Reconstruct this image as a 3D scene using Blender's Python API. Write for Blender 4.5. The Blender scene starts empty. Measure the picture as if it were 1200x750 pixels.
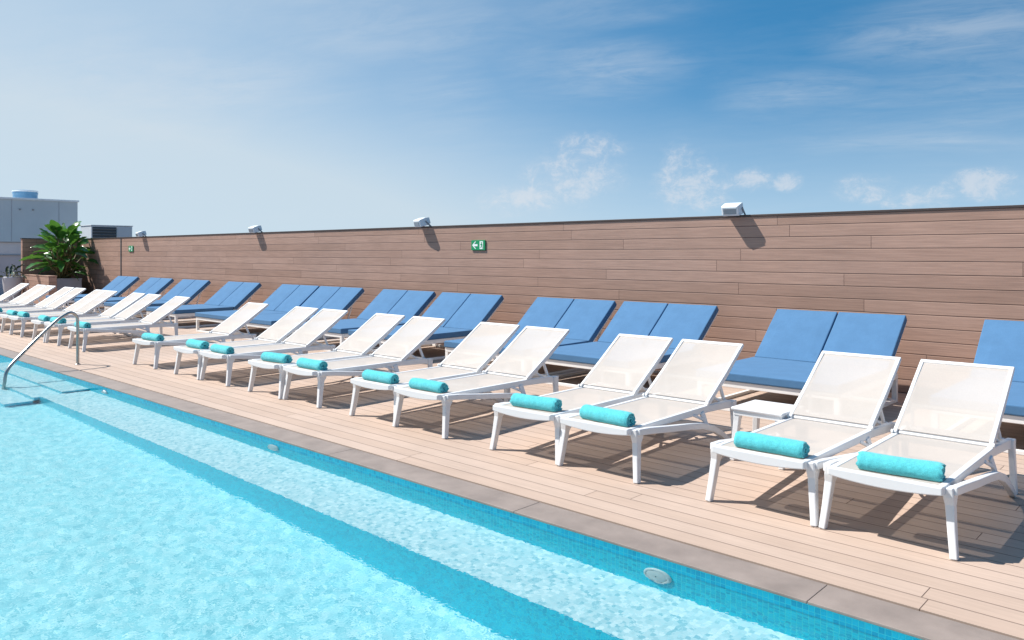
import bpy, bmesh, math, random
from mathutils import Vector, Matrix, noise
R = math.radians
random.seed(7)
scene = bpy.context.scene
C = scene.collection

# ---------------------------------------------------------------- node helpers
class NT:
    """small helper round a node tree"""
    def __init__(s, tree):
        s.t = tree; s.n = tree.nodes; s.l = tree.links
    def new(s, typ, **kw):
        nd = s.n.new(typ)
        for k, v in kw.items(): setattr(nd, k, v)
        return nd
    def put(s, sock, v):
        if hasattr(v, 'links') or isinstance(v, bpy.types.NodeSocket): s.l.new(v, sock)
        else: sock.default_value = v
    def m(s, op, a, b=None, c=None, clamp=False):
        nd = s.new('ShaderNodeMath', operation=op); nd.use_clamp = clamp
        s.put(nd.inputs[0], a)
        if b is not None: s.put(nd.inputs[1], b)
        if c is not None: s.put(nd.inputs[2], c)
        return nd.outputs[0]
    def step(s, v, lo, hi, a=0.0, b=1.0, smooth=True):
        nd = s.new('ShaderNodeMapRange'); nd.interpolation_type = 'SMOOTHSTEP' if smooth else 'LINEAR'
        s.put(nd.inputs[0], v); nd.inputs[1].default_value = lo; nd.inputs[2].default_value = hi
        nd.inputs[3].default_value = a; nd.inputs[4].default_value = b
        return nd.outputs[0]
    def mix(s, f, a, b, mode='MIX'):
        nd = s.new('ShaderNodeMix', data_type='RGBA', blend_type=mode)
        s.put(nd.inputs[0], f); s.put(nd.inputs[6], a); s.put(nd.inputs[7], b)
        return nd.outputs[2]
    def coord(s, which='Object'):
        return s.new('ShaderNodeTexCoord').outputs[which]
    def sep(s, v):
        nd = s.new('ShaderNodeSeparateXYZ'); s.put(nd.inputs[0], v); return nd.outputs
    def comb(s, x, y, z):
        nd = s.new('ShaderNodeCombineXYZ')
        for i, v in enumerate((x, y, z)): s.put(nd.inputs[i], v)
        return nd.outputs[0]
    def scale(s, v, sc):
        nd = s.new('ShaderNodeMapping'); s.put(nd.inputs[0], v); nd.inputs['Scale'].default_value = sc
        return nd.outputs[0]
    def noise(s, v, sc, det=4, rough=.55, dist=0.0):
        nd = s.new('ShaderNodeTexNoise'); s.put(nd.inputs['Vector'], v)
        nd.inputs['Scale'].default_value = sc; nd.inputs['Detail'].default_value = det
        nd.inputs['Roughness'].default_value = rough; nd.inputs['Distortion'].default_value = dist
        return nd.outputs[0]
    def white(s, v, dims='2D'):
        nd = s.new('ShaderNodeTexWhiteNoise', noise_dimensions=dims); s.put(nd.inputs[0 if dims != '1D' else 1], v)
        return nd.outputs[0]
    def ramp(s, f, stops):
        nd = s.new('ShaderNodeValToRGB'); s.put(nd.inputs[0], f)
        e = nd.color_ramp.elements
        while len(e) < len(stops): e.new(.5)
        for k, (p, c) in enumerate(stops): e[k].position = p; e[k].color = (*c, 1) if len(c) == 3 else c
        return nd.outputs[0]
    def bump(s, h, dist, st=1.0):
        nd = s.new('ShaderNodeBump'); s.put(nd.inputs['Height'], h)
        nd.inputs['Distance'].default_value = dist; nd.inputs['Strength'].default_value = st
        return nd.outputs[0]

def mat(name):
    m = bpy.data.materials.new(name); m.use_nodes = True
    t = NT(m.node_tree); b = t.n['Principled BSDF']
    return m, t, b
def col(c): return (c[0], c[1], c[2], 1)

def simple(name, c, rough=.5, metal=0.0, var=.06, vscale=6.0, bump=0.0, bscale=80.0, spec=.5):
    m, t, b = mat(name)
    n = t.noise(t.coord(), vscale, 5)
    f = t.step(n, .3, .7, 1 - var, 1 + var, False)
    mul = t.new('ShaderNodeMix', data_type='RGBA', blend_type='MULTIPLY'); mul.inputs[0].default_value = 1
    mul.inputs[6].default_value = col(c)
    cc = t.comb(f, f, f); t.l.new(cc, mul.inputs[7]); t.l.new(mul.outputs[2], b.inputs['Base Color'])
    b.inputs['Roughness'].default_value = rough; b.inputs['Metallic'].default_value = metal
    b.inputs['Specular IOR Level'].default_value = spec
    if bump: t.l.new(t.bump(t.noise(t.coord(), bscale, 3), bump), b.inputs['Normal'])
    return m

def boards(name, row_axis, along_axis, r0, pitch, length, gap, tones, gapcol, rough=.65, grain=.12, seed=0.0):
    m, t, b = mat(name)
    s = t.sep(t.coord())
    ra, al = s['XYZ'.index(row_axis)], s['XYZ'.index(along_axis)]
    v = t.m('DIVIDE', t.m('SUBTRACT', ra, r0), pitch)
    row = t.m('FLOOR', v); fr = t.m('FRACT', v)
    off = t.white(t.comb(row, seed, 0))
    u = t.m('ADD', t.m('DIVIDE', al, length), t.m('MULTIPLY', off, 7.3))
    bid = t.m('FLOOR', u); fu = t.m('FRACT', u)
    rnd = t.white(t.comb(t.m('ADD', row, seed * 3.1), bid, 0))
    base = t.ramp(rnd, tones)
    gv = t.comb(t.m('MULTIPLY', al, 2.2), t.m('MULTIPLY', ra, 70), t.m('MULTIPLY', rnd, 40))
    gr = t.noise(gv, 1.0, 6, .65)
    spots = t.noise(t.coord(), 1.3, 4, .6)
    gm = t.m('MULTIPLY', t.step(gr, .25, .75, 1 - grain, 1 + grain, False), t.step(spots, .3, .7, .94, 1.06, False))
    base = t.mix(1.0, base, t.comb(gm, gm, gm), 'MULTIPLY')
    g = gap / pitch / 2
    edge = t.m('MINIMUM', fr, t.m('SUBTRACT', 1.0, fr))
    eg = t.step(edge, g * .7, g * 1.3)
    gl = .0035 / length / 2
    edl = t.m('MINIMUM', fu, t.m('SUBTRACT', 1.0, fu))
    el = t.step(edl, gl * .6, gl * 1.6)
    solid = t.m('MULTIPLY', eg, el)
    t.l.new(t.mix(solid, col(gapcol), base), b.inputs['Base Color'])
    b.inputs['Roughness'].default_value = rough
    b.inputs['Specular IOR Level'].default_value = .3
    soft = t.m('MULTIPLY', t.step(edge, g * .7, g * 2.6), el)
    h = t.m('ADD', soft, t.m('MULTIPLY', gr, .12))
    t.l.new(t.bump(h, .004, .8), b.inputs['Normal'])
    return m

def mosaic(name, ax, size, tones, grout, gw=.07, rough=.25):
    m, t, b = mat(name)
    s = t.sep(t.coord())
    a = t.m('DIVIDE', s['XYZ'.index(ax[0])], size); c = t.m('DIVIDE', s['XYZ'.index(ax[1])], size)
    rnd = t.white(t.comb(t.m('FLOOR', a), t.m('FLOOR', c), 0))
    fa, fc = t.m('FRACT', a), t.m('FRACT', c)
    e = t.m('MINIMUM', t.m('MINIMUM', fa, t.m('SUBTRACT', 1.0, fa)), t.m('MINIMUM', fc, t.m('SUBTRACT', 1.0, fc)))
    k = t.step(e, gw * .5, gw * 1.1)
    t.l.new(t.mix(k, col(grout), t.ramp(rnd, tones)), b.inputs['Base Color'])
    b.inputs['Roughness'].default_value = rough
    t.l.new(t.bump(k, .001, .4), b.inputs['Normal'])
    return m

# ---------------------------------------------------------------- materials
WOOD_T = [(0, (.335, .211, .162)), (.5, (.365, .231, .179)), (1, (.402, .258, .202))]
M = {}
M['deck'] = boards('deck_boards', 'Y', 'X', 3.695, .1395, 3.6, .0055,
                   [(0, (.438, .326, .260)), (.5, (.458, .345, .278)), (1, (.480, .365, .297))], (.15, .10, .078), grain=.10)
M['wall'] = boards('wall_boards', 'Z', 'X', .005, .1455, 3.4, .006, WOOD_T, (.075, .045, .036), grain=.22, seed=3.0)
M['wall_y'] = boards('wall_boards_return', 'Z', 'Y', .005, .1455, 2.6, .006, WOOD_T, (.075, .045, .036), grain=.16, seed=5.0)
M['box'] = boards('planter_boards', 'Z', 'X', .0, .14, 2.6, .006, WOOD_T, (.075, .045, .036), grain=.16, seed=8.0)
M['cap'] = simple('dark_bronze_metal', (.075, .055, .05), .45, .3)
M['coping'] = simple('porcelain_coping', (.252, .203, .178), .6, 0, .16, 5.0, .0008, 140)
M['white'] = simple('white_resin', (.73, .73, .735), .38, 0, .02, 4.0, .0003, 200)
M['alu'] = simple('white_coated_aluminium', (.80, .785, .765), .42, 0, .03, 5.0)
M['steel'] = simple('brushed_steel', (.40, .40, .385), .34, 1.0, .05, 20)
M['lampgrey'] = simple('pale_grey_metal', (.74, .77, .79), .42, .1, .05, 12)
M['lens'] = simple('lamp_glass', (.30, .34, .37), .12, 0, .02)
M['green'] = simple('sign_green', (.0, .27, .10), .4, 0, .02)
M['signwhite'] = simple('sign_white', (.80, .88, .83), .4, 0, .02)
M['greywall'] = simple('grey_cladding', (.52, .57, .60), .6, 0, .05, .8)
M['greyplinth'] = simple('lavender_grey_render', (.44, .44, .48), .7, 0, .06, 1.5, .001, 60)
M['palegrey'] = simple('pale_render', (.55, .58, .62), .7, 0, .05, 1.5)
M['tank'] = simple('blue_metal', (.16, .34, .52), .4, .3, .12, 4)
M['dark'] = simple('dark_louvre', (.045, .055, .065), .6, 0, .08)
M['planter'] = simple('grey_planter', (.62, .60, .64), .6, 0, .05, 4)
M['soil'] = simple('soil', (.05, .035, .025), .9, 0, .3, 30, .01, 60)
M['bracket'] = simple('grey_bracket', (.30, .30, .31), .5, .4, .03)
M['ground'] = simple('city_ground', (.22, .21, .20), .9, 0, .25, .02)
M['wtile'] = mosaic('turquoise_mosaic_wall', 'XZ', .027,
                    [(0, (.0, .50, .72)), (.5, (.0, .64, .86)), (1, (.002, .74, .94))], (.05, .80, .88))
M['wtile_y'] = mosaic('turquoise_mosaic_end', 'YZ', .027,
                    [(0, (.0, .50, .72)), (.5, (.0, .64, .86)), (1, (.002, .74, .94))], (.05, .80, .88))
FT = [(0, (.24, .58, .66)), (.3, (.36, .71, .77)), (.65, (.48, .79, .83)), (1, (.66, .89, .91))]
LT = [(0, (.32, .57, .65)), (.3, (.52, .70, .75)), (.65, (.64, .77, .81)), (1, (.80, .87, .89))]
M['ftile'] = mosaic('pale_mosaic_floor', 'XY', .027, FT, (.40, .70, .78))
M['ltile'] = mosaic('pale_mosaic_ledge', 'XY', .027, LT, (.55, .76, .81))

def fabric(name, c, weave=900.0, sheen=.15, var=.10):
    m, t, b = mat(name)
    o = t.coord()
    w = t.noise(t.scale(o, (1, 1, 1)), weave, 2, .5)
    big = t.noise(o, 7, 4, .6)
    f = t.m('MULTIPLY', t.step(w, .3, .7, 1 - var, 1 + var, False), t.step(big, .3, .7, .95, 1.05, False))
    t.l.new(t.mix(1.0, col(c), t.comb(f, f, f), 'MULTIPLY'), b.inputs['Base Color'])
    b.inputs['Roughness'].default_value = .9; b.inputs['Specular IOR Level'].default_value = .15
    b.inputs['Sheen Weight'].default_value = sheen
    h = t.m('ADD', t.m('MULTIPLY', w, .15), t.noise(o, 9, 3, .5))
    t.l.new(t.bump(h, .006, .5), b.inputs['Normal'])
    return m
M['blue'] = fabric('blue_canvas', (.078, .180, .325), 350, .05)
def terry():
    m, t, b = mat('turquoise_terry')
    o = t.coord()
    w = t.noise(o, 260, 3, .7); big = t.noise(o, 30, 4, .6)
    f = t.m('MULTIPLY', t.step(w, .25, .75, .66, 1.3, False), t.step(big, .3, .7, .92, 1.08, False))
    t.l.new(t.mix(1.0, col((.10, .54, .58)), t.comb(f, f, f), 'MULTIPLY'), b.inputs['Base Color'])
    b.inputs['Roughness'].default_value = 1; b.inputs['Specular IOR Level'].default_value = .05
    b.inputs['Sheen Weight'].default_value = .3
    t.l.new(t.bump(t.m('ADD', w, big), .006, .8), b.inputs['Normal'])
    return m
M['terry'] = terry()
def sling():
    m, t, b = mat('beige_mesh_sling')
    o = t.coord(); s = t.sep(o)
    big = t.noise(o, 3.0, 4, .6)
    fib = t.noise(t.comb(t.m('MULTIPLY', s[0], 300), t.m('MULTIPLY', s[1], 300), t.m('MULTIPLY', s[2], 300)), 1.0, 1)
    f = t.m('MULTIPLY', t.step(big, .3, .7, .96, 1.04, False), t.step(fib, .3, .7, .93, 1.07, False))
    t.l.new(t.mix(1.0, col((.575, .527, .485)), t.comb(f, f, f), 'MULTIPLY'), b.inputs['Base Color'])
    b.inputs['Roughness'].default_value = .7; b.inputs['Specular IOR Level'].default_value = .2
    tl = t.new('ShaderNodeBsdfTranslucent'); tl.inputs[0].default_value = (.75, .68, .62, 1)
    tr = t.new('ShaderNodeBsdfTransparent'); tr.inputs[0].default_value = (1, 1, 1, 1)
    a = t.new('ShaderNodeMixShader'); a.inputs[0].default_value = .16
    c = t.new('ShaderNodeMixShader'); c.inputs[0].default_value = .15
    t.l.new(b.outputs[0], a.inputs[1]); t.l.new(tl.outputs[0], a.inputs[2])
    t.l.new(a.outputs[0], c.inputs[1]); t.l.new(tr.outputs[0], c.inputs[2])
    t.l.new(c.outputs[0], t.n['Material Output'].inputs[0])
    return m
M['sling'] = sling()
def leafmat():
    m, t, b = mat('broad_green_leaf')
    o = t.coord()
    n = t.noise(o, 2.2, 4, .6)
    t.l.new(t.ramp(n, [(.3, (.022, .095, .014)), (.55, (.05, .17, .026)), (.75, (.11, .25, .04))]), b.inputs['Base Color'])
    b.inputs['Roughness'].default_value = .3
    tl = t.new('ShaderNodeBsdfTranslucent'); tl.inputs[0].default_value = (.12, .30, .04, 1)
    a = t.new('ShaderNodeMixShader'); a.inputs[0].default_value = .22
    t.l.new(b.outputs[0], a.inputs[1]); t.l.new(tl.outputs[0], a.inputs[2])
    t.l.new(a.outputs[0], t.n['Material Output'].inputs[0])
    return m
M['leaf'] = leafmat()
M['darkleaf'] = simple('dark_leaf', (.012, .045, .02), .5, 0, .3, 8)
M['stem'] = simple('plant_stem', (.17, .13, .045), .6, 0, .35, 6)
def watermat():
    m, t, b = mat('pool_water')
    t.n.remove(b)
    g = t.new('ShaderNodeBsdfRefraction'); g.inputs['Color'].default_value = (.86, .985, .995, 1)
    g.inputs['Roughness'].default_value = 0; g.inputs['IOR'].default_value = 1.333
    gl = t.new('ShaderNodeBsdfGlossy'); gl.inputs['Roughness'].default_value = .0
    fr = t.new('ShaderNodeFresnel'); fr.inputs['IOR'].default_value = 1.333
    mx = t.new('ShaderNodeMixShader')
    o = t.coord()
    n = t.noise(o, 24, 2, .5, .2)
    n2 = t.noise(o, 48, 1, .5)
    h = t.m('ADD', n, t.m('MULTIPLY', n2, .10))
    nm = t.bump(h, .0021, 1.0)
    for q in (g, gl, fr): t.l.new(nm, q.inputs['Normal'])
    t.l.new(t.m('MULTIPLY', fr.outputs[0], .5), mx.inputs[0])
    t.l.new(g.outputs[0], mx.inputs[1]); t.l.new(gl.outputs[0], mx.inputs[2])
    t.l.new(mx.outputs[0], t.n['Material Output'].inputs[0])
    return m
M['water'] = watermat()

# ---------------------------------------------------------------- mesh helpers
class MB:
    def __init__(s): s.bm = bmesh.new()
    def box(s, c, d, rot=None):
        v = bmesh.ops.create_cube(s.bm, size=1)['verts']
        mx = Matrix.Translation(c) @ (rot.to_4x4() if rot is not None else Matrix.Identity(4)) @ Matrix.Diagonal((*d, 1))
        bmesh.ops.transform(s.bm, matrix=mx, verts=v); return s
    def b2(s, x0, x1, y0, y1, z0, z1):
        return s.box(((x0+x1)/2, (y0+y1)/2, (z0+z1)/2), (abs(x1-x0), abs(y1-y0), abs(z1-z0)))
    def rings(s, rings, closed=False, caps=True):
        vs = [[s.bm.verts.new(p) for p in r] for r in rings]
        n = len(vs[0]); k = len(vs)
        for i in range(k if closed else k - 1):
            a, b = vs[i], vs[(i+1) % k]
            for j in range(n):
                s.bm.faces.new((a[j], a[(j+1) % n], b[(j+1) % n], b[j]))
        if caps and not closed:
            s.bm.faces.new(vs[0][::-1]); s.bm.faces.new(vs[-1])
        return s
    def sweep(s, pts, wd, ht, side=(1, 0, 0)):
        """rectangular bar along pts; wd along `side`, ht across it; each may be a list"""
        pts = [Vector(p) for p in pts]; sd = Vector(side).normalized(); rr = []
        for i, p in enumerate(pts):
            a = pts[max(i-1, 0)]; b = pts[min(i+1, len(pts)-1)]
            t = (b - a).normalized(); sv = (sd - t * sd.dot(t)).normalized(); up = t.cross(sv)
            w = wd[i] if isinstance(wd, (list, tuple)) else wd
            h = ht[i] if isinstance(ht, (list, tuple)) else ht
            rr.append([p + sv*w/2 + up*h/2, p - sv*w/2 + up*h/2, p - sv*w/2 - up*h/2, p + sv*w/2 - up*h/2])
        return s.rings(rr)
    def tube(s, pts, r, n=10, closed=False):
        pts = [Vector(p) for p in pts]; rr = []
        ref = Vector((0, 0, 1)); prev = None
        for i, p in enumerate(pts):
            a = pts[max(i-1, 0)]; b = pts[min(i+1, len(pts)-1)]
            t = (b - a).normalized()
            if prev is None:
                x = t.orthogonal().normalized()
            else:
                x = (prev - t * prev.dot(t)).normalized()
            prev = x; y = t.cross(x); q = r[i] if isinstance(r, (list, tuple)) else r
            rr.append([p + (x*math.cos(k*2*math.pi/n) + y*math.sin(k*2*math.pi/n))*q for k in range(n)])
        return s.rings(rr)
    def grid(s, f, nu, nv):
        vs = [[s.bm.verts.new(f(i/nu, j/nv)) for j in range(nv+1)] for i in range(nu+1)]
        for i in range(nu):
            for j in range(nv):
                s.bm.faces.new((vs[i][j], vs[i+1][j], vs[i+1][j+1], vs[i][j+1]))
        return s
    def poly(s, pts):
        s.bm.faces.new([s.bm.verts.new(p) for p in pts]); return s
    def lathe(s, prof, c=(0, 0, 0), n=28):
        rr = [[(c[0] + r*math.cos(2*math.pi*k/n), c[1] + r*math.sin(2*math.pi*k/n), c[2] + z) for k in range(n)] for r, z in prof]
        return s.rings(rr)
    def mesh(s, name, m, smooth=False):
        bmesh.ops.recalc_face_normals(s.bm, faces=s.bm.faces)
        me = bpy.data.meshes.new(name); s.bm.to_mesh(me); s.bm.free()
        for k in (m if isinstance(m, list) else [m]): me.materials.append(k)
        if smooth:
            for p in me.polygons: p.use_smooth = True
        return me
    def build(s, name, m, parent=None, bev=0.0, smooth=False, seg=2):
        o = bpy.data.objects.new(name, s.mesh(name, m, smooth)); C.objects.link(o)
        if parent is not None: o.parent = parent
        if bev:
            bv = o.modifiers.new('bevel', 'BEVEL'); bv.width = bev; bv.segments = seg; bv.limit_method = 'ANGLE'
            bv.angle_limit = R(35); bv.harden_normals = False
        return o

def empty(name, loc, rz=0):
    o = bpy.data.objects.new(name, None); C.objects.link(o); o.location = loc; o.rotation_euler = (0, 0, rz)
    o.empty_display_size = .1
    return o
def tag(o, label=None, cat=None, group=None, kind=None):
    if label: o['label'] = label
    if cat: o['category'] = cat
    if group: o['group'] = group
    if kind: o['kind'] = kind
    return o
def kids(o): return [c for c in C.objects if c.parent == o]
def copy_tree(o, parent=None):
    c = o.copy(); C.objects.link(c)
    if parent is not None: c.parent = parent
    for ch in kids(o): copy_tree(ch, c)
    return c
def receive(o): o.cycles.is_caustics_receiver = True

WL, WR = -28.5, 10.0           # timber wall from corner to beyond the frame
WY = 9.3                        # its face
PX0, PX1, PY0, PY1 = -19.0, 8.0, .45, 3.47   # pool
WZ = -.07                       # water level

# ---------------------------------------------------------------- setting
g = MB().b2(-2500, 2500, -2500, 2500, -18.5, -18).build('ground', M['ground']); tag(g, kind='structure')
dk = MB()
dk.b2(-34, 12, 3.70, WY + .05, -.10, 0)
dk.b2(-34, PX0 - .26, -6, 3.699, -.10, 0)
dk.b2(PX0 - .255, PX1 + .255, -6, PY0 - .26, -.10, 0)
dk.b2(PX1 + .26, 12, -6, 3.699, -.10, 0)
tag(dk.build('deck', M['deck']), kind='structure')
sub = MB().b2(-34, 12, 3.485, 3.72, -.3, -.104).build('deck_footing', M['cap']); tag(sub, kind='structure')

cp = MB()
xs = [8.25, 5.0, 2.6, .5, -1.40, -3.18, -5.13, -7.05, -9.05, -11.33, -12.77, -14.7, -16.6, -18.4, -19.25]
for a, b in zip(xs, xs[1:]):
    cp.b2(b + .0012, a - .0012, 3.443, 3.682, -.014, 0)
    cp.b2(b + .0012, a - .0012, .2, .477, -.014, 0)
cp.b2(-19.25, -18.975, .479, 3.441, -.014, 0); cp.b2(7.975, 8.25, .479, 3.441, -.014, 0)
tag(cp.build('pool_coping', M['coping'], bev=.003), kind='structure')

LX = -10.25                     # the underwater ledge ends here, the steps begin
LY, LZ = 2.93, -.36
def fz(x): return -.84 - .03 * (x + 6) * .5
wl = MB()
wl.poly([(PX0, PY1, -.016), (PX1, PY1, -.016), (PX1, PY1, -1.6), (PX0, PY1, -1.6)])
wl.poly([(PX0, PY0, -.016), (PX1, PY0, -.016), (PX1, PY0, -1.6), (PX0, PY0, -1.6)])
wl.poly([(LX, LY, LZ), (PX1, LY, LZ), (PX1, LY, -1.6), (LX, LY, -1.6)])
o = wl.build('pool_wall', M['wtile']); tag(o, kind='structure'); receive(o)
we = MB()
we.poly([(PX0, PY0, -.016), (PX0, PY1, -.016), (PX0, PY1, -1.6), (PX0, PY0, -1.6)])
we.poly([(PX1, PY0, -.016), (PX1, PY1, -.016), (PX1, PY1, -1.6), (PX1, PY0, -1.6)])
we.poly([(LX, LY, LZ), (LX, PY1, LZ), (LX, PY1, -1.6), (LX, LY, -1.6)])
o = we.build('pool_end_wall', M['wtile_y']); tag(o, kind='structure'); receive(o)
fl = MB().grid(lambda u, v: (PX0 + (PX1-PX0)*u, PY0 + (PY1-PY0)*v, fz(PX0 + (PX1-PX0)*u)), 40, 4)
o = fl.build('pool_floor', M['ftile']); tag(o, kind='structure'); receive(o)
lg = MB().poly([(LX, LY, LZ), (PX1, LY, LZ), (PX1, PY1, LZ), (LX, PY1, LZ)])
o = lg.build('pool_ledge', M['ltile']); tag(o, kind='structure'); receive(o)
# steps beside the handrail: pale treads, turquoise risers
tr, rs, rse = MB(), MB(), MB()
for k, (y, z) in enumerate([(3.17, -.25), (2.87, -.42), (2.57, -.60)]):
    x0, x1 = -13.6, LX - .02
    y1 = PY1 if k == 0 else [3.17, 2.87][k-1]
    tr.poly([(x0, y, z), (x1, y, z), (x1, y1, z), (x0, y1, z)])
    rs.poly([(x0, y, z), (x1, y, z), (x1, y, z - .25), (x0, y, z - .25)])
    for xx in (x0, x1): rse.poly([(xx, y, z), (xx, PY1, z), (xx, PY1, -1.2), (xx, y, -1.2)])
for nm, mb, mm in (('pool_step_tread', tr, 'ltile'), ('pool_step_riser', rs, 'wtile'), ('pool_step_side', rse, 'wtile_y')):
    o = mb.build(nm, M[mm]); tag(o, kind='structure'); receive(o)

def wz(x, y):
    p = Vector((x * 7.5, y * 8.5, 0))
    a = noise.noise(p) * .0007 + noise.noise(Vector((x*1.7 + 9, y*2.1, 3))) * .0018
    return WZ + a
nx, ny = 900, 110
o = MB().grid(lambda u, v: (PX0 + (PX1-PX0)*u, PY0 + (PY1-PY0)*v, wz(PX0 + (PX1-PX0)*u, PY0 + (PY1-PY0)*v)), nx, ny)
o = o.build('pool_water', M['water'], smooth=True); tag(o, kind='structure')
if o.data.polygons[0].normal.z < 0: o.data.flip_normals()      # the surface must face the sky
o.cycles.is_caustics_caster = True

# round inlets in the pool wall
rr = MB(); 
def inlet(parent):
    a = MB(); n = 32
    rings = []
    for r, y in ((.084, 0), (.084, -.008), (.076, -.014), (.068, -.015), (.064, -.013)):
        rings.append([(r*math.cos(2*math.pi*k/n), y, r*math.sin(2*math.pi*k/n)) for k in range(n)])
    a.rings(rings, caps=False)
    r1 = a.build('rim', M['white'], parent); receive(r1)
    f = MB(); f.rings([[(q*math.cos(2*math.pi*k/n), y, q*math.sin(2*math.pi*k/n)) for k in range(n)] for q, y in ((.0635, -.012), (.05, -.017), (.02, -.019), (.004, -.019))], caps=False)
    r2 = f.build('cover', M['white'], parent, smooth=True); receive(r2)
inl = empty('pool_inlet', (-2.19, PY1, -.175)); inlet(inl)
LBL = ['round white fitting in the turquoise pool wall, nearest and largest of the three',
       'round white fitting in the turquoise pool wall, the middle one of three',
       'small far round fitting in the pool wall, nearest the steel handrail']
for k, (x, z) in enumerate([(-2.19, -.185), (-5.97, -.16), (-9.75, -.14)]):
    q = inl if k == 0 else copy_tree(inl)
    q.location = (x, PY1, z); tag(q, LBL[k], 'pool fitting', 'round fittings in the pool wall')

# ---------------------------------------------------------------- timber wall
tw = empty('timber_wall', (WL, WY, 0))
tag(tw, 'long brown wall of horizontal timber boards behind the blue daybeds', 'wall')
def part_world(o, parent):
    o.parent = parent; o.matrix_parent_inverse = Matrix.Translation(-Vector(parent.location)); return o
part_world(MB().b2(WL, WR, WY, WY + .16, 0, 2.012).build('cladding', M['wall']), tw)
part_world(MB().b2(WL - .02, WR, WY - .012, WY + .18, 2.014, 2.042).build('cap', M['cap'], bev=.003), tw)
part_world(MB().b2(-24.86, -24.80, WY - .012, WY + .01, 0, 2.010).build('joint_strip', M['dark']), tw)
rw = empty('return_wall', (WL, 7.6, 0))
tag(rw, 'short shaded dark brown timber wall behind the big leafy plant', 'wall')
part_world(MB().b2(WL - .18, WL - .022, 7.66, WY + .15, 0, 2.012).build('cladding', M['wall_y']), rw)
part_world(MB().b2(WL - .20, WL - .021, 7.64, WY + .15, 2.014, 2.042).build('cap', M['cap'], bev=.003), rw)

# ---------------------------------------------------------------- floodlights on the wall top
fl = empty('floodlight', (-4.7, WY, 2.05))
rot = Matrix.Rotation(R(17), 3, 'X')
def flood(parent):
    # wedge shaped body, its glass turned down to the deck; local +Y is into the wall
    def lp(p): return rot @ Vector(p) + Vector((0, -.045, .074))
    h = MB()
    rings = []
    for y, sx, z0, z1 in ((-.135, .092, -.048, .046), (-.125, .112, -.066, .064), (.01, .116, -.072, .072), (.085, .098, -.056, .058), (.105, .065, -.035, .034)):
        rings.append([lp((-sx, y, z0)), lp((sx, y, z0)), lp((sx, y, z1)), lp((-sx, y, z1))])
    h.rings(rings); h.build('housing', M['lampgrey'], parent, bev=.008)
    l = MB(); l.box(lp((0, -.138, -.002)), (.164, .010, .074), rot); l.build('glass', M['lens'], parent, bev=.003)
    f = MB()
    for k in range(7): f.box(lp((-.075 + .025*k, .070, -.003)), (.006, .07, .112), rot)
    f.build('cooling_fins', M['lampgrey'], parent)
    b = MB()
    for sx in (-1, 1): b.sweep([(sx*.121, .06, -.02), (sx*.121, .0, .03), (sx*.121, -.06, .08)], .008, .030)
    b.b2(-.125, .125, .04, .10, -.032, -.018); b.build('bracket', M['bracket'], parent)
flood(fl)
FL = ['pale grey floodlight on the wall top, nearest and largest of the four',
      'grey floodlight on the wall top just left of the larger green exit sign',
      'small floodlight on the wall top, third from the right',
      'tiny farthest floodlight on the wall top, beside the small distant exit sign']
for k, x in enumerate((-4.72, -10.78, -16.72, -23.2)):
    q = fl if k == 0 else copy_tree(fl)
    q.location = (x, WY, 2.05); q.rotation_euler = (0, 0, R((6, -10, 3, -6)[k]))
    tag(q, FL[k], 'floodlight', 'floodlights along the wall top')

# ---------------------------------------------------------------- exit signs
sg = empty('exit_sign', (-9.39, WY, 1.69))
def sign(parent):
    MB().b2(-.165, .165, -.022, -.004, -.085, .085).build('plate', M['green'], parent, bev=.003)
    w = MB()
    def P(pts, y=-.0245): w.poly([(x, y, z) for x, z in pts])
    P([(-.140, 0), (-.070, .062), (-.045, .062), (-.092, .018), (-.010, .018), (-.010, -.018), (-.092, -.018), (-.045, -.062), (-.070, -.062)])
    P([(.040, -.066), (.120, -.066), (.120, .066), (.040, .066)])
    w.build('pictogram', M['signwhite'], parent)
    g_ = MB()
    def Q(pts): g_.poly([(x, -.0265, z) for x, z in pts])
    n = 12
    Q([(.083 + .012*math.cos(2*math.pi*k/n), .040 + .012*math.sin(2*math.pi*k/n)) for k in range(n)])
    Q([(.070, .024), (.094, .026), (.100, -.010), (.080, -.014)])
    Q([(.092, .024), (.114, .004), (.110, -.002), (.090, .012)])
    Q([(.072, .022), (.052, .006), (.055, -.001), (.076, .010)])
    Q([(.080, -.014), (.090, -.016), (.074, -.036), (.052, -.044), (.050, -.036), (.068, -.029)])
    Q([(.090, -.013), (.101, -.010), (.104, -.032), (.112, -.056), (.103, -.058), (.094, -.034)])
    g_.build('running_figure', M['green'], parent)
sign(sg); tag(sg, 'green exit sign with white left arrow and running figure, the larger one', 'sign', 'green exit signs')
s2 = copy_tree(sg); s2.location = (-24.05, WY, 1.69)
tag(s2, 'small distant green exit sign near the far left end of the wall', 'sign', 'green exit signs')

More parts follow.
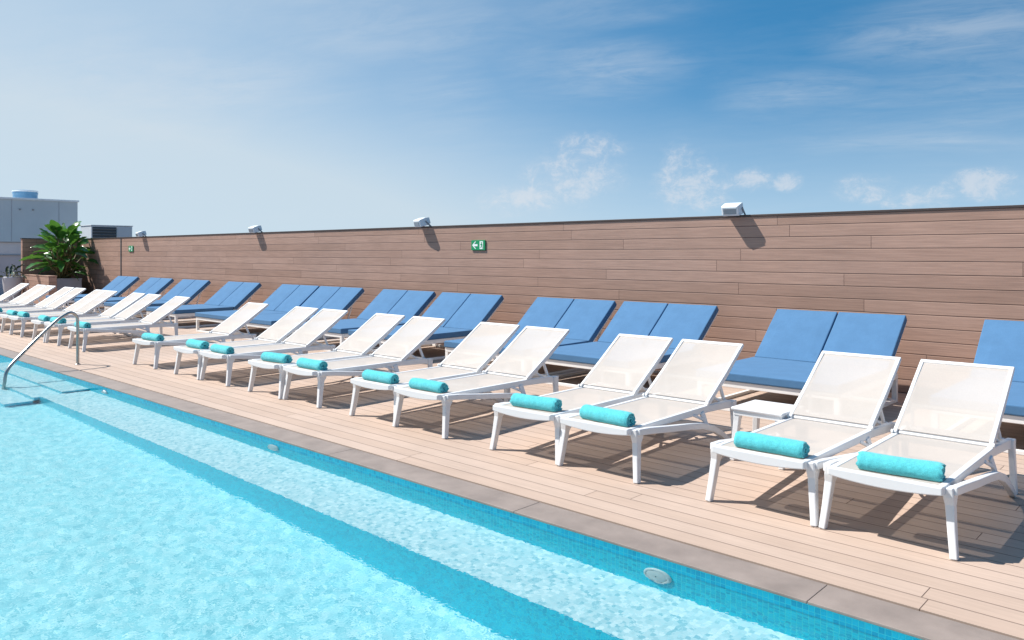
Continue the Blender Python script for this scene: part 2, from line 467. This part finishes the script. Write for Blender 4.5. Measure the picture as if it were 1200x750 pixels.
# ---------------------------------------------------------------- white sun loungers
def lounger():
    root = empty('sun_lounger', (0, 0, 0))
    W = M['white']
    f = MB()
    for s in (-1, 1):
        f.sweep([(s*.272, .028, .338), (s*.272, .55, .338), (s*.275, 1.14, .335), (s*.297, 1.40, .332), (s*.305, 1.53, .322)], [.034, .034, .036, .036, .036], [.046, .046, .056, .060, .066])
        f.sweep([(s*.292, 1.03, .325), (s*.318, 1.06, .215)], .020, [.055, .040])
        f.sweep([(s*.290, .90, .322), (s*.312, 1.045, .262)], .014, .022)
    # foot rail with a bowed underside
    f.rings([[(x, 0.0, .322 - .020*(1-(x/.29)**2)), (x, .045, .322 - .020*(1-(x/.29)**2)), (x, .045, .364), (x, 0.0, .364)] for x in [-.288 + .576*k/12 for k in range(13)]])
    f.b2(-.256, .256, 1.125, 1.16, .315, .350)
    f.b2(-.287, .287, 1.485, 1.53, .296, .338)
    f.b2(-.255, .255, .55, .585, .300, .318)
    f.build('seat_frame', W, root, bev=.006)
    for s in (-1, 1):
        # front leg with a flared bracket at its top
        l = MB().sweep([(s*.298, .100, .352), (s*.302, .098, .300), (s*.306, .088, .262), (s*.318, .070, .13), (s*.332, .050, 0)],
                       [.050, .050, .044, .039, .036], [.095, .088, .054, .048, .044])
        l.build('leg', W, root, bev=.005)
        a = MB().sweep([(s*.320, .075, .338), (s*.330, .20, .330), (s*.335, .47, .298), (s*.337, .75, .268), (s*.337, .95, .240), (s*.337, 1.12, .190), (s*.336, 1.25, .130), (s*.335, 1.36, .068), (s*.333, 1.45, .010)],
                       [.040]*9, [.044, .046, .046, .046, .048, .050, .046, .040, .034])
        a.build('side_arch', W, root, bev=.006)
        r = MB().sweep([(s*.316, 1.505, .352), (s*.319, 1.508, .28), (s*.325, 1.515, .12), (s*.328, 1.52, 0)], [.040, .036, .036, .040], [.070, .050, .044, .046])
        r.build('leg', W, root, bev=.005)
    def ss(u, v):
        x = -.257 + .514*u; y = .040 + 1.108*v
        return (x, y, .357 - .010*(1 - (2*u-1)**2) * min(1, 6*v*(1-v)))
    MB().grid(ss, 8, 16).build('seat_sling', M['sling'], root, smooth=True)
    # backrest
    a0, a1 = Vector((0, 1.135, .372)), Vector((0, 1.755, .772))
    bf = MB()
    for s in (-1, 1):
        bf.sweep([a0 + Vector((s*.276, 0, -.012)), a0.lerp(a1, .5) + Vector((s*.276, 0, -.018)), a1 + Vector((s*.276, 0, 0))], .026, [.040, .046, .030])
    bf.sweep([a1 + Vector((-.289, 0, 0)), a1 + Vector((.289, 0, 0))], .032, .026, side=(a1-a0))
    bf.sweep([a0.lerp(a1, .04) + Vector((-.262, 0, -.020)), a0.lerp(a1, .04) + Vector((.262, 0, -.020))], .03, .02, side=(a1-a0))
    m1 = a0.lerp(a1, .42)
    bf.sweep([m1 + Vector((-.262, .012, -.030)), m1 + Vector((.262, .012, -.030))], .03, .018, side=(a1-a0))
    bk = bf.build('backrest_frame', W, root, bev=.006)
    nrm = (a1-a0).cross(Vector((1, 0, 0))).normalized()
    if nrm.z < 0: nrm = -nrm
    def bs(u, v):
        p = a0.lerp(a1, .03 + .95*v) + Vector((-.264 + .528*u, 0, 0))
        return p + nrm*(.006 - .014*(1-(2*u-1)**2)*min(1, 6*v*(1-v)))
    MB().grid(bs, 8, 12).build('backrest_sling', M['sling'], root, smooth=True)
    p = MB()
    for s in (-1, 1):
        p.sweep([m1 + Vector((s*.245, .012, -.045)), (s*.262, 1.46, .352)], .020, .026)
        p.sweep([a0.lerp(a1, .2) + Vector((s*.245, .02, -.035)), (s*.262, 1.38, .352)], .016, .020)
    p.b2(-.285, .285, 1.445, 1.475, .340, .362)
    p.build('back_support', W, root, bev=.004)
    for s in (-1, 1):
        MB().tube([(s*.285, 1.13, .374), (s*.297, 1.13, .374)], .014, 12).build('hinge_bolt', M['alu'], root)
    return root

LP = [-1.375, -2.085, -3.29, -3.97, -5.18, -5.86, -7.07, -7.78, -8.95, -9.65, -10.95, -13.63, -14.80, -15.50, -16.79, -17.43, -18.62, -19.28, -20.55, -21.20, -22.55]
LL = ['white lounger nearest the camera, at the right edge of the photo',
      'white lounger touching the nearest one, just right of the small white table',
      'white lounger just left of the small white table, second pair from the right',
      'white lounger, left one of the second pair from the right end of the row',
      'white lounger, right one of the third pair from the right end of the row',
      'white lounger, left one of the third pair from the right end of the row',
      'white lounger, right one of the fourth pair from the right end of the row',
      'white lounger, left one of the fourth pair from the right end of the row',
      'white lounger, right one of the fifth pair from the right end of the row',
      'white lounger, left one of the fifth pair from the right end of the row',
      'single white lounger without a neighbour, standing just right of the wide gap by the handrail',
      'single white lounger just left of the wide gap, behind the handrail post',
      'white lounger, right one of the first touching pair left of the handrail gap',
      'white lounger, left one of the first touching pair left of the handrail gap',
      'white lounger, right one of the second touching pair left of the handrail gap',
      'white lounger, left one of the second touching pair left of the handrail gap',
      'far white lounger, right one of the pair in front of the grey square planter',
      'far white lounger, left one of the pair in front of the grey square planter',
      'far white lounger, right one of the pair in front of the low timber planter',
      'far white lounger, left one of the pair in front of the low timber planter',
      'farthest white lounger of the poolside row, its backrest before the grey wall']
LOY = 4.365
L0 = lounger()
random.seed(5)
lr = []
for k, x in enumerate(LP):
    o = L0 if k == 0 else copy_tree(L0)
    o.location = (x, LOY + random.uniform(-.012, .012), 0); o.rotation_euler = (0, 0, R(random.uniform(-1.3, 1.3)) if k > 1 else 0)
    tag(o, LL[k], 'sun lounger', 'white sun loungers along the pool'); lr.append(o)

# ---------------------------------------------------------------- rolled towels
def towel(seed):
    random.seed(seed)
    th0, turns, n = -1.25 + .25*math.sin(seed*5), 3.15, 130
    pts = []
    def rad(t): return .010 + .0152 * t
    prof_o = []; prof_i = []
    for i in range(n + 1):
        t = turns * i / n; a = th0 + t * 2*math.pi + seed*.0
        ro = rad(t) + .0052; ri = rad(t) - .0052
        prof_o.append((ro*math.cos(a), ro*math.sin(a))); prof_i.append((ri*math.cos(a), ri*math.sin(a)))
    outline = prof_o + prof_i[::-1]
    mb = MB(); L = .415; nxs = 60
    def sq(p, x):                         # the roll sags flat where it rests
        y, z = p
        w = noise.noise(Vector((x*7 + seed, y*14, z*14))) * .0055 + noise.noise(Vector((x*60 + seed, y*60, z*60))) * .0016
        r = math.hypot(y, z) + 1e-6
        y, z = y*(1 + w/r*.8)*1.06, z*(1 + w/r*.8)
        if z < -.043: z = -.043 + (z + .043)*.25
        return y, z*.94
    rings = []
    for j in range(nxs + 1):
        x = -L/2 + L*j/nxs
        e = 1 - .10*max(0, (abs(x) - L/2 + .014)/.014)
        rings.append([(x + noise.noise(Vector((p[0]*40, p[1]*40, seed + j*.0)))*.010*(1 if j in (0, nxs) else 0), sq(p, x)[0]*e, sq(p, x)[1]*e) for p in outline])
    vs = [[mb.bm.verts.new(p) for p in r] for r in rings]
    m_ = len(outline)
    for j in range(nxs):
        for i in range(m_):
            mb.bm.faces.new((vs[j][i], vs[j][(i+1) % m_], vs[j+1][(i+1) % m_], vs[j+1][i]))
    for j in (0, nxs):                    # end caps between the inner and outer side of the sheet
        cv = [mb.bm.verts.new(q.co) for q in vs[j]]
        for i in range(n):
            mb.bm.faces.new((cv[i], cv[i+1], cv[m_-2-i], cv[m_-1-i]))
    lo = min(v.co.z for v in mb.bm.verts)
    for v in mb.bm.verts: v.co.z -= lo
    return mb.mesh('rolled_towel', M['terry'], True)
TM = [towel(1.0), towel(2.7), towel(4.4)]
random.seed(11)
TP = list(range(21))
where = ['on the nearest lounger at the right edge', 'on the lounger just right of the small white table',
 'on the lounger just left of the small white table', 'on the left lounger of the second pair from the right',
 'on the right lounger of the third pair from the right', 'on the left lounger of the third pair from the right',
 'on the right lounger of the fourth pair from the right', 'on the left lounger of the fourth pair from the right',
 'on the right lounger of the fifth pair from the right', 'on the left lounger of the fifth pair from the right',
 'on the single lounger right of the wide handrail gap', 'on the single lounger just left of the wide handrail gap',
 'on the right lounger of the first pair left of the gap', 'on the left lounger of the first pair left of the gap',
 'on the right lounger of the second pair left of the gap', 'on the left lounger of the second pair left of the gap',
 'farthest one in sight, at the left edge of the photo']
for k in range(17):
    o = bpy.data.objects.new('rolled_towel', TM[k % 3]); C.objects.link(o)
    dx = [.02, .02, .04, .03][k % 4] + random.uniform(-.02, .02)
    if k < 2: dx = (.045, .03)[k]
    o.location = (LP[k] + dx, LOY + .155 + random.uniform(-.02, .02), .3535)
    o.rotation_euler = (0, 0, R(random.uniform(-4, 5)))
    q = random.uniform(.97, 1.07); o.scale = (random.uniform(.97, 1.04), q, q)
    tag(o, 'rolled turquoise towel ' + where[k], 'towel', 'rolled turquoise towels')

# ---------------------------------------------------------------- blue double daybeds
def cushion(parent, name, cx, cy, cz, w, l, h, rot=None, sub=True):
    mb = MB()
    nu, nv = 10, 10
    v = bmesh.ops.create_cube(mb.bm, size=1)['verts']
    bmesh.ops.subdivide_edges(mb.bm, edges=mb.bm.edges[:], cuts=5, use_grid_fill=True)
    for q in mb.bm.verts:
        x, y, z = q.co
        puff = .010 * (1 - (2*x)**4) * (1 - (2*y)**4) * (1 if z > 0 else 0) * (abs(z)*2)
        wob = noise.noise(Vector((x*3 + cx, y*3, z*2))) * .004
        p = Vector((x*w, y*l, z*h + puff + (wob if z > .4 else 0)))
        if rot is not None: p = rot @ p
        q.co = p + Vector((cx, cy, cz))
    return mb.build(name, M['blue'], parent, bev=.014, seg=3)
def daybed():
    root = empty('double_daybed', (0, 0, 0))
    A = M['alu']
    w2, l = .705, 1.66
    f = MB()
    for s in (-1, 1):
        f.b2(s*(w2-.05), s*w2, .051, l-.051, .238, .298)          # side top rails
        f.b2(s*(w2-.048), s*(w2-.004), .051, l-.051, .0, .036)    # side runners
    for y in (0, l - .05):
        f.b2(-w2, w2, y, y + .05, .238, .298)
        f.b2(-w2+.051, w2-.051, y + .003, y + .047, .0, .034)
    f.build('frame', A, root, bev=.004)
    for s in (-1, 1):
        for y in (0, l - .05):
            MB().b2(s*(w2-.05), s*w2, y + .001, y + .049, .0, .2375).build('leg', A, root, bev=.003)
    sl = MB()
    for k in range(9): sl.b2(-w2+.052, w2-.052, .10 + k*.165, .16 + k*.165, .262, .282)
    sl.build('slat_base', A, root)
    cushion(root, 'seat_cushion', 0, .625, .342, 1.425, 1.285, .082)
    ang = math.atan2(.50, .60); L = .80
    rot = Matrix.Rotation(ang, 3, 'X')
    for s in (-1, 1):
        c = Vector((s*.3595, 1.29, .385)) + rot @ Vector((0, L/2, -.045))
        cushion(root, 'back_cushion', c.x, c.y, c.z, .706, L, .080, rot)
        b = MB(); cc = c + rot @ Vector((0, -.01, -.052)); b.box(cc, (.69, L-.02, .018), rot)
        b.build('back_panel', A, root, bev=.003)
        st = MB().sweep([c + rot @ Vector((s*.25, .12, -.06)), (c.x + s*.25, l-.03, .27)], .02, .03)
        st.build('back_support', A, root)
    return root
DP = [-1.13, -3.285, -5.52, -7.04, -9.24, -10.88, -12.93, -14.40, -16.73, -19.15, -21.22, -23.45]
DL = ['blue double daybed cut by the right edge of the photo, behind the nearest lounger',
      'blue double daybed by the wall behind the small white table, second from the right',
      'blue double daybed by the wall, third from the right',
      'blue double daybed by the wall, fourth from the right',
      'blue double daybed, right one of the two below the larger exit sign',
      'blue double daybed, left one of the two below the larger exit sign',
      'blue double daybed, right half of the row of four adjoining backrests',
      'blue double daybed, left half of the row of four adjoining backrests',
      'far blue double daybed, fourth from the far left end, wall showing on both sides',
      'far blue double daybed behind the lounger left of the gap, third from the far end',
      'far blue double daybed, second from the far left end of the wall',
      'farthest blue double daybed, beside the dark joint strip in the wall']
D0 = daybed()
random.seed(3)
for k, x in enumerate(DP):
    o = D0 if k == 0 else copy_tree(D0)
    o.location = (x, 7.06 + random.uniform(-.02, .02), 0); o.rotation_euler = (0, 0, R(random.uniform(-.7, .7)))
    tag(o, DL[k], 'daybed', 'blue double daybeds along the timber wall')

# ---------------------------------------------------------------- small white table
tb = empty('side_table', (-2.575, 5.60, 0))
tag(tb, 'small low square white plastic table between the two nearest lounger pairs', 'side table')
hw = .20
MB().b2(-hw, hw, -hw, hw, .378, .402).build('table_top', M['white'], tb, bev=.010, seg=3)
ap = MB()
for s in (-1, 1):
    ap.b2(-hw+.02, hw-.02, s*(hw-.012), s*(hw-.024), .345, .378); ap.b2(s*(hw-.012), s*(hw-.024), -hw+.025, hw-.025, .345, .378)
ap.build('apron', M['white'], tb)
for sx in (-1, 1):
    for sy in (-1, 1):
        MB().sweep([(sx*(hw-.04), sy*(hw-.045), .377), (sx*(hw-.035), sy*(hw-.04), .30), (sx*(hw-.01), sy*(hw-.015), 0)], [.060, .046, .036], [.060, .046, .036]).build('leg', M['white'], tb, bev=.006)

# ---------------------------------------------------------------- pool handrail
hr = empty('pool_handrail', (-11.85, 3.86, 0))
tag(hr, 'curved steel handrail rising from the deck and dipping into the pool', 'handrail')
A, B = Vector((-11.85, 3.86, 0)), Vector((-11.33, 2.84, 0)); dv = (B - A)
def hp(t, z): return A + dv*t + Vector((0, 0, z)) - Vector((-11.85, 3.86, 0))
path = [hp(0, 0), hp(0, .30), hp(0, .55)]
for k in range(1, 9):                   # round the top bend
    a = math.pi*.62*k/8
    path.append(hp(.115*(1 - math.cos(a)), .60 + .115*math.sin(a)*1.15))
e = path[-1]
path += [hp(.30, .655), hp(.60, .41), hp(.86, .185), hp(.93, .12), hp(.975, .05), hp(.99, -.03), hp(.995, -.12), hp(1.0, -.35), hp(1.0, -.60)]
def smooth_path(p, it=2):
    for _ in range(it):
        q = [p[0]]
        for a, b in zip(p, p[1:]): q += [a.lerp(b, .25), a.lerp(b, .75)]
        p = q + [p[-1]]
    return p
o = MB().tube(smooth_path(path), .020, 14).build('rail', M['steel'], hr, smooth=True); receive(o)
MB().lathe([(.0, 0.002), (.036, .002), (.036, .006), (.026, .012), (.0215, .013)], (0, 0, 0)).build('base_flange', M['steel'], hr, smooth=False)

# ---------------------------------------------------------------- planters and plants at the far end
pb = empty('timber_planter', (-26.95, 7.71, 0))
tag(pb, 'low timber boarded planter box at the far left end of the deck', 'planter')
m = MB().b2(-1.19, 1.19, -.11, .11, 0, .86).build('box', M['box'], pb, bev=.004)
MB().b2(-1.20, 1.20, -.12, .12, .862, .885).build('cap', M['box'], pb, bev=.003)
gp = empty('square_planter', (-27.55, 8.56, 0))
tag(gp, 'grey square planter holding the big leafy plant, in shade', 'planter')
b = MB(); b.b2(-.40, .40, -.40, .40, 0, .72); b.build('box', M['planter'], gp, bev=.008)
MB().b2(-.415, .415, -.415, .415, .721, .755).build('rim', M['planter'], gp, bev=.006)
MB().b2(-.34, .34, -.34, .34, .756, .765).build('soil', M['soil'], gp)
rp = empty('round_pot', (-28.35, 7.35, 0))
tag(rp, 'pale round pot with a small dark plant, left of the timber planter', 'pot')
MB().lathe([(.16, 0), (.20, .10), (.26, .45), (.29, .78), (.28, .82), (.25, .82), (.24, .74)], n=32).build('pot_body', M['greyplinth'], rp, smooth=True)

def leaves(mb, st, base, n, spread, h0, h1, ll, lw, rs, zmin=.35):
    random.seed(rs)
    for k in range(n):
        az = 2*math.pi*(k*.381966) + random.uniform(-.25, .25)
        out = spread * (.25 + .75*((k % 9)/8)) * random.uniform(.8, 1.15)
        top = h1 - (h1-h0)*((k % 9)/8)**1.2 + random.uniform(-.12, .12)
        d = Vector((math.cos(az), math.sin(az), 0)); sdv = Vector((-d.y, d.x, 0))
        b0 = Vector(base) + Vector((random.uniform(-.16, .16), random.uniform(-.16, .16), 0))
        p1 = b0 + d*out*.35 + Vector((0, 0, top*.6)); p2 = b0 + d*out*.75 + Vector((0, 0, top))
        pts = [b0.lerp(p1, t/4)*(1-t/4) + p1.lerp(p2, t/4)*(t/4) for t in range(5)]
        st.tube(pts, [.022, .019, .016, .013, .010], 6)
        L = ll*random.uniform(.75, 1.2); W = lw*random.uniform(.8, 1.15)
        lift = 1.15 - 1.2*((k % 9)/8)
        dirv = (d*(.55 + .5*((k % 9)/8)) + Vector((0, 0, lift*.9))).normalized()
        tw = random.uniform(-.7, .7); up = dirv.cross(sdv).normalized()
        sv = (sdv*math.cos(tw) + up*math.sin(tw)).normalized(); nn = dirv.cross(sv)
        droop = random.uniform(.15, .5)
        ns = 10
        rows = []
        for i in range(ns + 1):
            t = i/ns
            wd = W * (math.sin(math.pi*min(1, t*.92 + .06))**.7) * (1 - .25*t)
            c = pts[-1] + dirv*(L*t) + Vector((0, 0, -droop*L*t*t))
            rip = .015*math.sin(t*21 + k)
            rows.append([c - sv*wd + nn*(.25*wd + rip), c - sv*wd*.5 + nn*.08*wd, c, c + sv*wd*.5 + nn*.08*wd, c + sv*wd + nn*(.25*wd - rip)])
        vs = [[mb.bm.verts.new(p) for p in r] for r in rows]
        for i in range(ns):
            for j in range(4):
                if j in (0, 3) and random.random() < .07: continue      # torn edge
                mb.bm.faces.new((vs[i][j], vs[i][j+1], vs[i+1][j+1], vs[i+1][j]))
pl = empty('leafy_plant', (-27.55, 8.56, .765))
tag(pl, 'big leafy plant with broad paddle shaped green leaves in the grey planter', 'plant')
lf, st = MB(), MB()
leaves(lf, st, (0, 0, 0), 58, .80, .45, 1.35, .72, .16, 4)
leaves(lf, st, (0, 0, 0), 26, .50, .2, .8, .50, .11, 9)
lf.build('leaf', M['leaf'], pl, smooth=True); st.build('stem', M['stem'], pl, smooth=True)
sp = empty('small_plant', (-28.35, 7.35, .74))
tag(sp, 'small dark arching plant in the pale round pot at the far left', 'plant')
lf, st = MB(), MB()
leaves(lf, st, (0, 0, 0), 12, .36, .05, .20, .40, .06, 12)
lf.build('leaf', M['darkleaf'], sp, smooth=True); st.build('stem', M['stem'], sp, smooth=True)

# ---------------------------------------------------------------- buildings and plant beyond the terrace
gb = empty('grey_building', (-38, 6, 0))
tag(gb, 'flat roofed grey clad building rising behind the far left end of the terrace', 'building')
def gpart(mb, n, m_, bev=0): return part_world(mb.build(n, M[m_], bev=bev), gb)
gpart(MB().b2(-44, -36, -9, 11.72, -18, 3.72), 'wall', 'greywall')
gpart(MB().b2(-44.05, -35.95, -9.05, 11.77, 3.722, 3.80), 'roof_edge', 'lampgrey', .01)
cl = MB()
for k in range(12): cl.b2(-35.985, -35.998, 11.0 - k*1.72, 11.012 - k*1.72, 2.05, 3.72)
gpart(cl, 'panel_joint', 'greyplinth')
vt = MB()
for y in (9.55, 10.02): vt.b2(-35.96, -35.998, y, y + .06, 3.30, 3.36)
gpart(vt, 'wall_fitting', 'bracket')
tk = empty('roof_tank', (-38.4, 10.42, 3.8))
tag(tk, 'blue metal drum standing on the roof of the grey building', 'tank')
MB().lathe([(.0, 0), (.48, 0), (.48, .08), (.465, .10), (.465, .28), (.48, .30), (.48, .42), (.465, .46), (.2, .49), (.0, .49)], n=36).build('drum', M['tank'], tk, bev=.0, smooth=False)
MB().lathe([(.484, .40), (.50, .41), (.50, .435), (.484, .445)], n=36).build('band', M['lampgrey'], tk)
pw = empty('parapet_wall', (-33.2, 2, 0))
tag(pw, 'low grey rendered parapet wall with a paler upper band at the far left edge', 'wall')
part_world(MB().b2(-33.6, -33.2, -10, 9.6, -.2, 1.47).build('wall', M['greyplinth']), pw)
part_world(MB().b2(-33.66, -33.16, -10, 9.6, 1.472, 1.50).build('ledge', M['bracket']), pw)
part_world(MB().b2(-33.6, -33.22, -10, 9.6, 1.502, 1.95).build('upper_band', M['palegrey']), pw)
part_world(MB().b2(-33.66, -33.16, -10, 9.6, 1.952, 1.985).build('cap', M['bracket']), pw)
ac = empty('air_unit', (-33.7, 11.8, 1.0))
tag(ac, 'boxy rooftop air handling unit with dark louvres behind the timber wall', 'air unit')
def apart(mb, n, m_, bev=0): return part_world(mb.build(n, M[m_], bev=bev), ac)
apart(MB().b2(-34.17, -33.0, 11.24, 12.80, 1.0, 2.64), 'casing', 'lampgrey', .02)
apart(MB().b2(-34.19, -32.97, 11.22, 12.82, 2.642, 2.68), 'lid', 'palegrey', .01)
apart(MB().b2(-32.998, -32.985, 11.28, 12.18, 1.2, 2.60), 'louvre_panel', 'dark')
lv = MB()
for k in range(12): lv.box((-32.975, 11.73, 1.26 + k*.115), (.03, .90, .012), Matrix.Rotation(R(35), 3, 'Y'))
apart(lv, 'slats', 'bracket')
apart(MB().b2(-32.998, -32.985, 12.22, 12.76, 1.2, 2.60), 'end_panel', 'palegrey')
apart(MB().b2(-34.1, -33.1, 11.3, 12.7, -.1, .998), 'plinth', 'greyplinth')

# ---------------------------------------------------------------- sun, sky, camera
EL, AZ = R(52), R(30)                   # light travels towards +X turned 30 deg to +Y
trav = Vector((math.cos(EL)*math.cos(AZ), math.cos(EL)*math.sin(AZ), -math.sin(EL)))
sd = bpy.data.lights.new('sun', 'SUN'); sd.energy = 4.4; sd.angle = R(.55); sd.color = (1, .955, .89)
so = bpy.data.objects.new('sun', sd); C.objects.link(so); so.rotation_euler = trav.to_track_quat('-Z', 'Y').to_euler()
sd.cycles.is_caustics_light = True

w = bpy.data.worlds.new('World'); scene.world = w; w.use_nodes = True
t = NT(w.node_tree); bg = t.n['Background']
SKS = .10
sky = t.new('ShaderNodeTexSky'); sky.sky_type = 'NISHITA'; sky.sun_disc = False
sky.sun_elevation = EL; sky.sun_rotation = R(240); sky.altitude = 50; sky.air_density = 1.0; sky.dust_density = .35; sky.ozone_density = 3.2
dirv = t.coord('Generated'); s = t.sep(dirv)
lift = t.new('ShaderNodeVectorMath', operation='NORMALIZE')
t.l.new(t.comb(s[0], s[1], t.m('ADD', t.m('MULTIPLY', t.m('MAXIMUM', s[2], 0.0), 1.5), .16)), lift.inputs[0])
t.l.new(lift.outputs[0], sky.inputs[0])
az = t.m('MULTIPLY', t.m('ARCTAN2', s[0], s[1]), 180/math.pi)      # degrees, clockwise from +Y
el = t.m('MULTIPLY', t.m('ARCSINE', s[2]), 180/math.pi)
# high thin cirrus laid on a plane overhead
zz = t.m('MAXIMUM', s[2], .03)
px, py = t.m('DIVIDE', s[0], t.m('ADD', zz, .12)), t.m('DIVIDE', s[1], t.m('ADD', zz, .12))
ci = t.noise(t.comb(t.m('ADD', t.m('MULTIPLY', px, .55), t.m('MULTIPLY', py, .35)), t.m('SUBTRACT', t.m('MULTIPLY', py, 1.25), t.m('MULTIPLY', px, .5)), 2.0), 1.15, 9, .62, .5)
ci2 = t.noise(t.comb(px, py, 7.0), .55, 3, .5)
f_, tt = 914.0, R(42.85)
def azel(x, y):
    k = (x-600)/f_
    d = Vector((-math.sin(tt) + k*math.cos(tt), math.cos(tt) + k*math.sin(tt), (297-y)/f_)).normalized()
    return math.degrees(math.atan2(d.x, d.y)), math.degrees(math.asin(d.z))
def patches(lst):
    out = None
    for (x, y, wx, wy) in lst:
        a0, e0 = azel(x, y); wa = wx/f_*57.3*.95; we_ = wy/f_*57.3
        q = t.m('ADD', t.m('POWER', t.m('ABSOLUTE', t.m('DIVIDE', t.m('SUBTRACT', az, a0), wa)), 2.0), t.m('POWER', t.m('ABSOLUTE', t.m('DIVIDE', t.m('SUBTRACT', el, e0), we_)), 2.0))
        q = t.m('SUBTRACT', 1.0, q, clamp=True)
        out = q if out is None else t.m('MAXIMUM', out, q)
    return out
veil = patches([(1150, 30, 190, 60), (940, 112, 130, 34), (1120, 130, 220, 60), (420, 20, 280, 60), (180, 100, 300, 90), (690, 80, 150, 50), (520, 110, 90, 60), (700, 10, 160, 30)])
fine = t.noise(t.comb(t.m('ADD', px, t.m('MULTIPLY', py, .6)), t.m('SUBTRACT', t.m('MULTIPLY', py, 2.0), px), 4.0), 3.2, 8, .68, .6)
cir = t.m('MULTIPLY', t.m('MULTIPLY', t.step(ci, .26, .80), t.step(fine, .05, .70)), t.m('ADD', .10, t.m('MULTIPLY', t.step(veil, 0, 1.35), .50)))
# small cumulus heads low over the wall
cum = patches([(690, 172, 62, 22), (672, 205, 80, 45), (800, 192, 42, 34), (812, 220, 66, 42), (884, 210, 34, 20), (922, 212, 24, 16), (1015, 222, 44, 22), (1152, 216, 50, 22), (610, 235, 70, 26), (1080, 232, 60, 16)])
cn = t.noise(t.comb(t.m('MULTIPLY', az, .62), t.m('MULTIPLY', el, .80), 1.3), 1.0, 10, .70, .30)
edge = t.m('ADD', cn, t.m('MULTIPLY', t.m('SUBTRACT', cum, 1.0), .34))
cd = t.m('MULTIPLY', t.m('ADD', t.m('MULTIPLY', t.step(edge, .37, .58), .26), t.m('MULTIPLY', t.step(edge, .20, .66), .24)), t.step(cum, 0, .5))
haze = t.m('ADD', t.step(el, 14, 0, 0, .60), t.m('MULTIPLY', t.step(az, -22, -82), t.step(el, 75, 0, .0, .80)))
skc = t.mix(1.0, sky.outputs[0], (.26, .81, .92, 1), 'MULTIPLY')
skc = t.mix(t.m('MINIMUM', haze, .88), skc, (4.0, 4.6, 5.0, 1))
skc = t.mix(cir, skc, (4.2, 4.6, 5.0, 1))
skc = t.mix(cd, skc, (5.0, 5.0, 5.15, 1))
t.l.new(skc, bg.inputs[0]); bg.inputs[1].default_value = SKS

cd_ = bpy.data.cameras.new('camera'); cam = bpy.data.objects.new('camera', cd_); C.objects.link(cam)
cam.location = (0, 0, 1.55); cam.rotation_euler = (R(90), 0, R(42.85))
cd_.sensor_fit = 'HORIZONTAL'; cd_.sensor_width = 36; cd_.lens = 914/1200*36; cd_.shift_y = -78/1200
cd_.clip_start = .05; cd_.clip_end = 6000
scene.camera = cam
scene.view_settings.view_transform = 'Standard'; scene.view_settings.look = 'None'
scene.view_settings.exposure = .70; scene.view_settings.gamma = 1; scene.view_settings.use_curve_mapping = False
cy = scene.cycles
cy.max_bounces = 8; cy.transmission_bounces = 6; cy.transparent_max_bounces = 12
cy.caustics_refractive = True; cy.caustics_reflective = False; cy.sample_clamp_indirect = 4
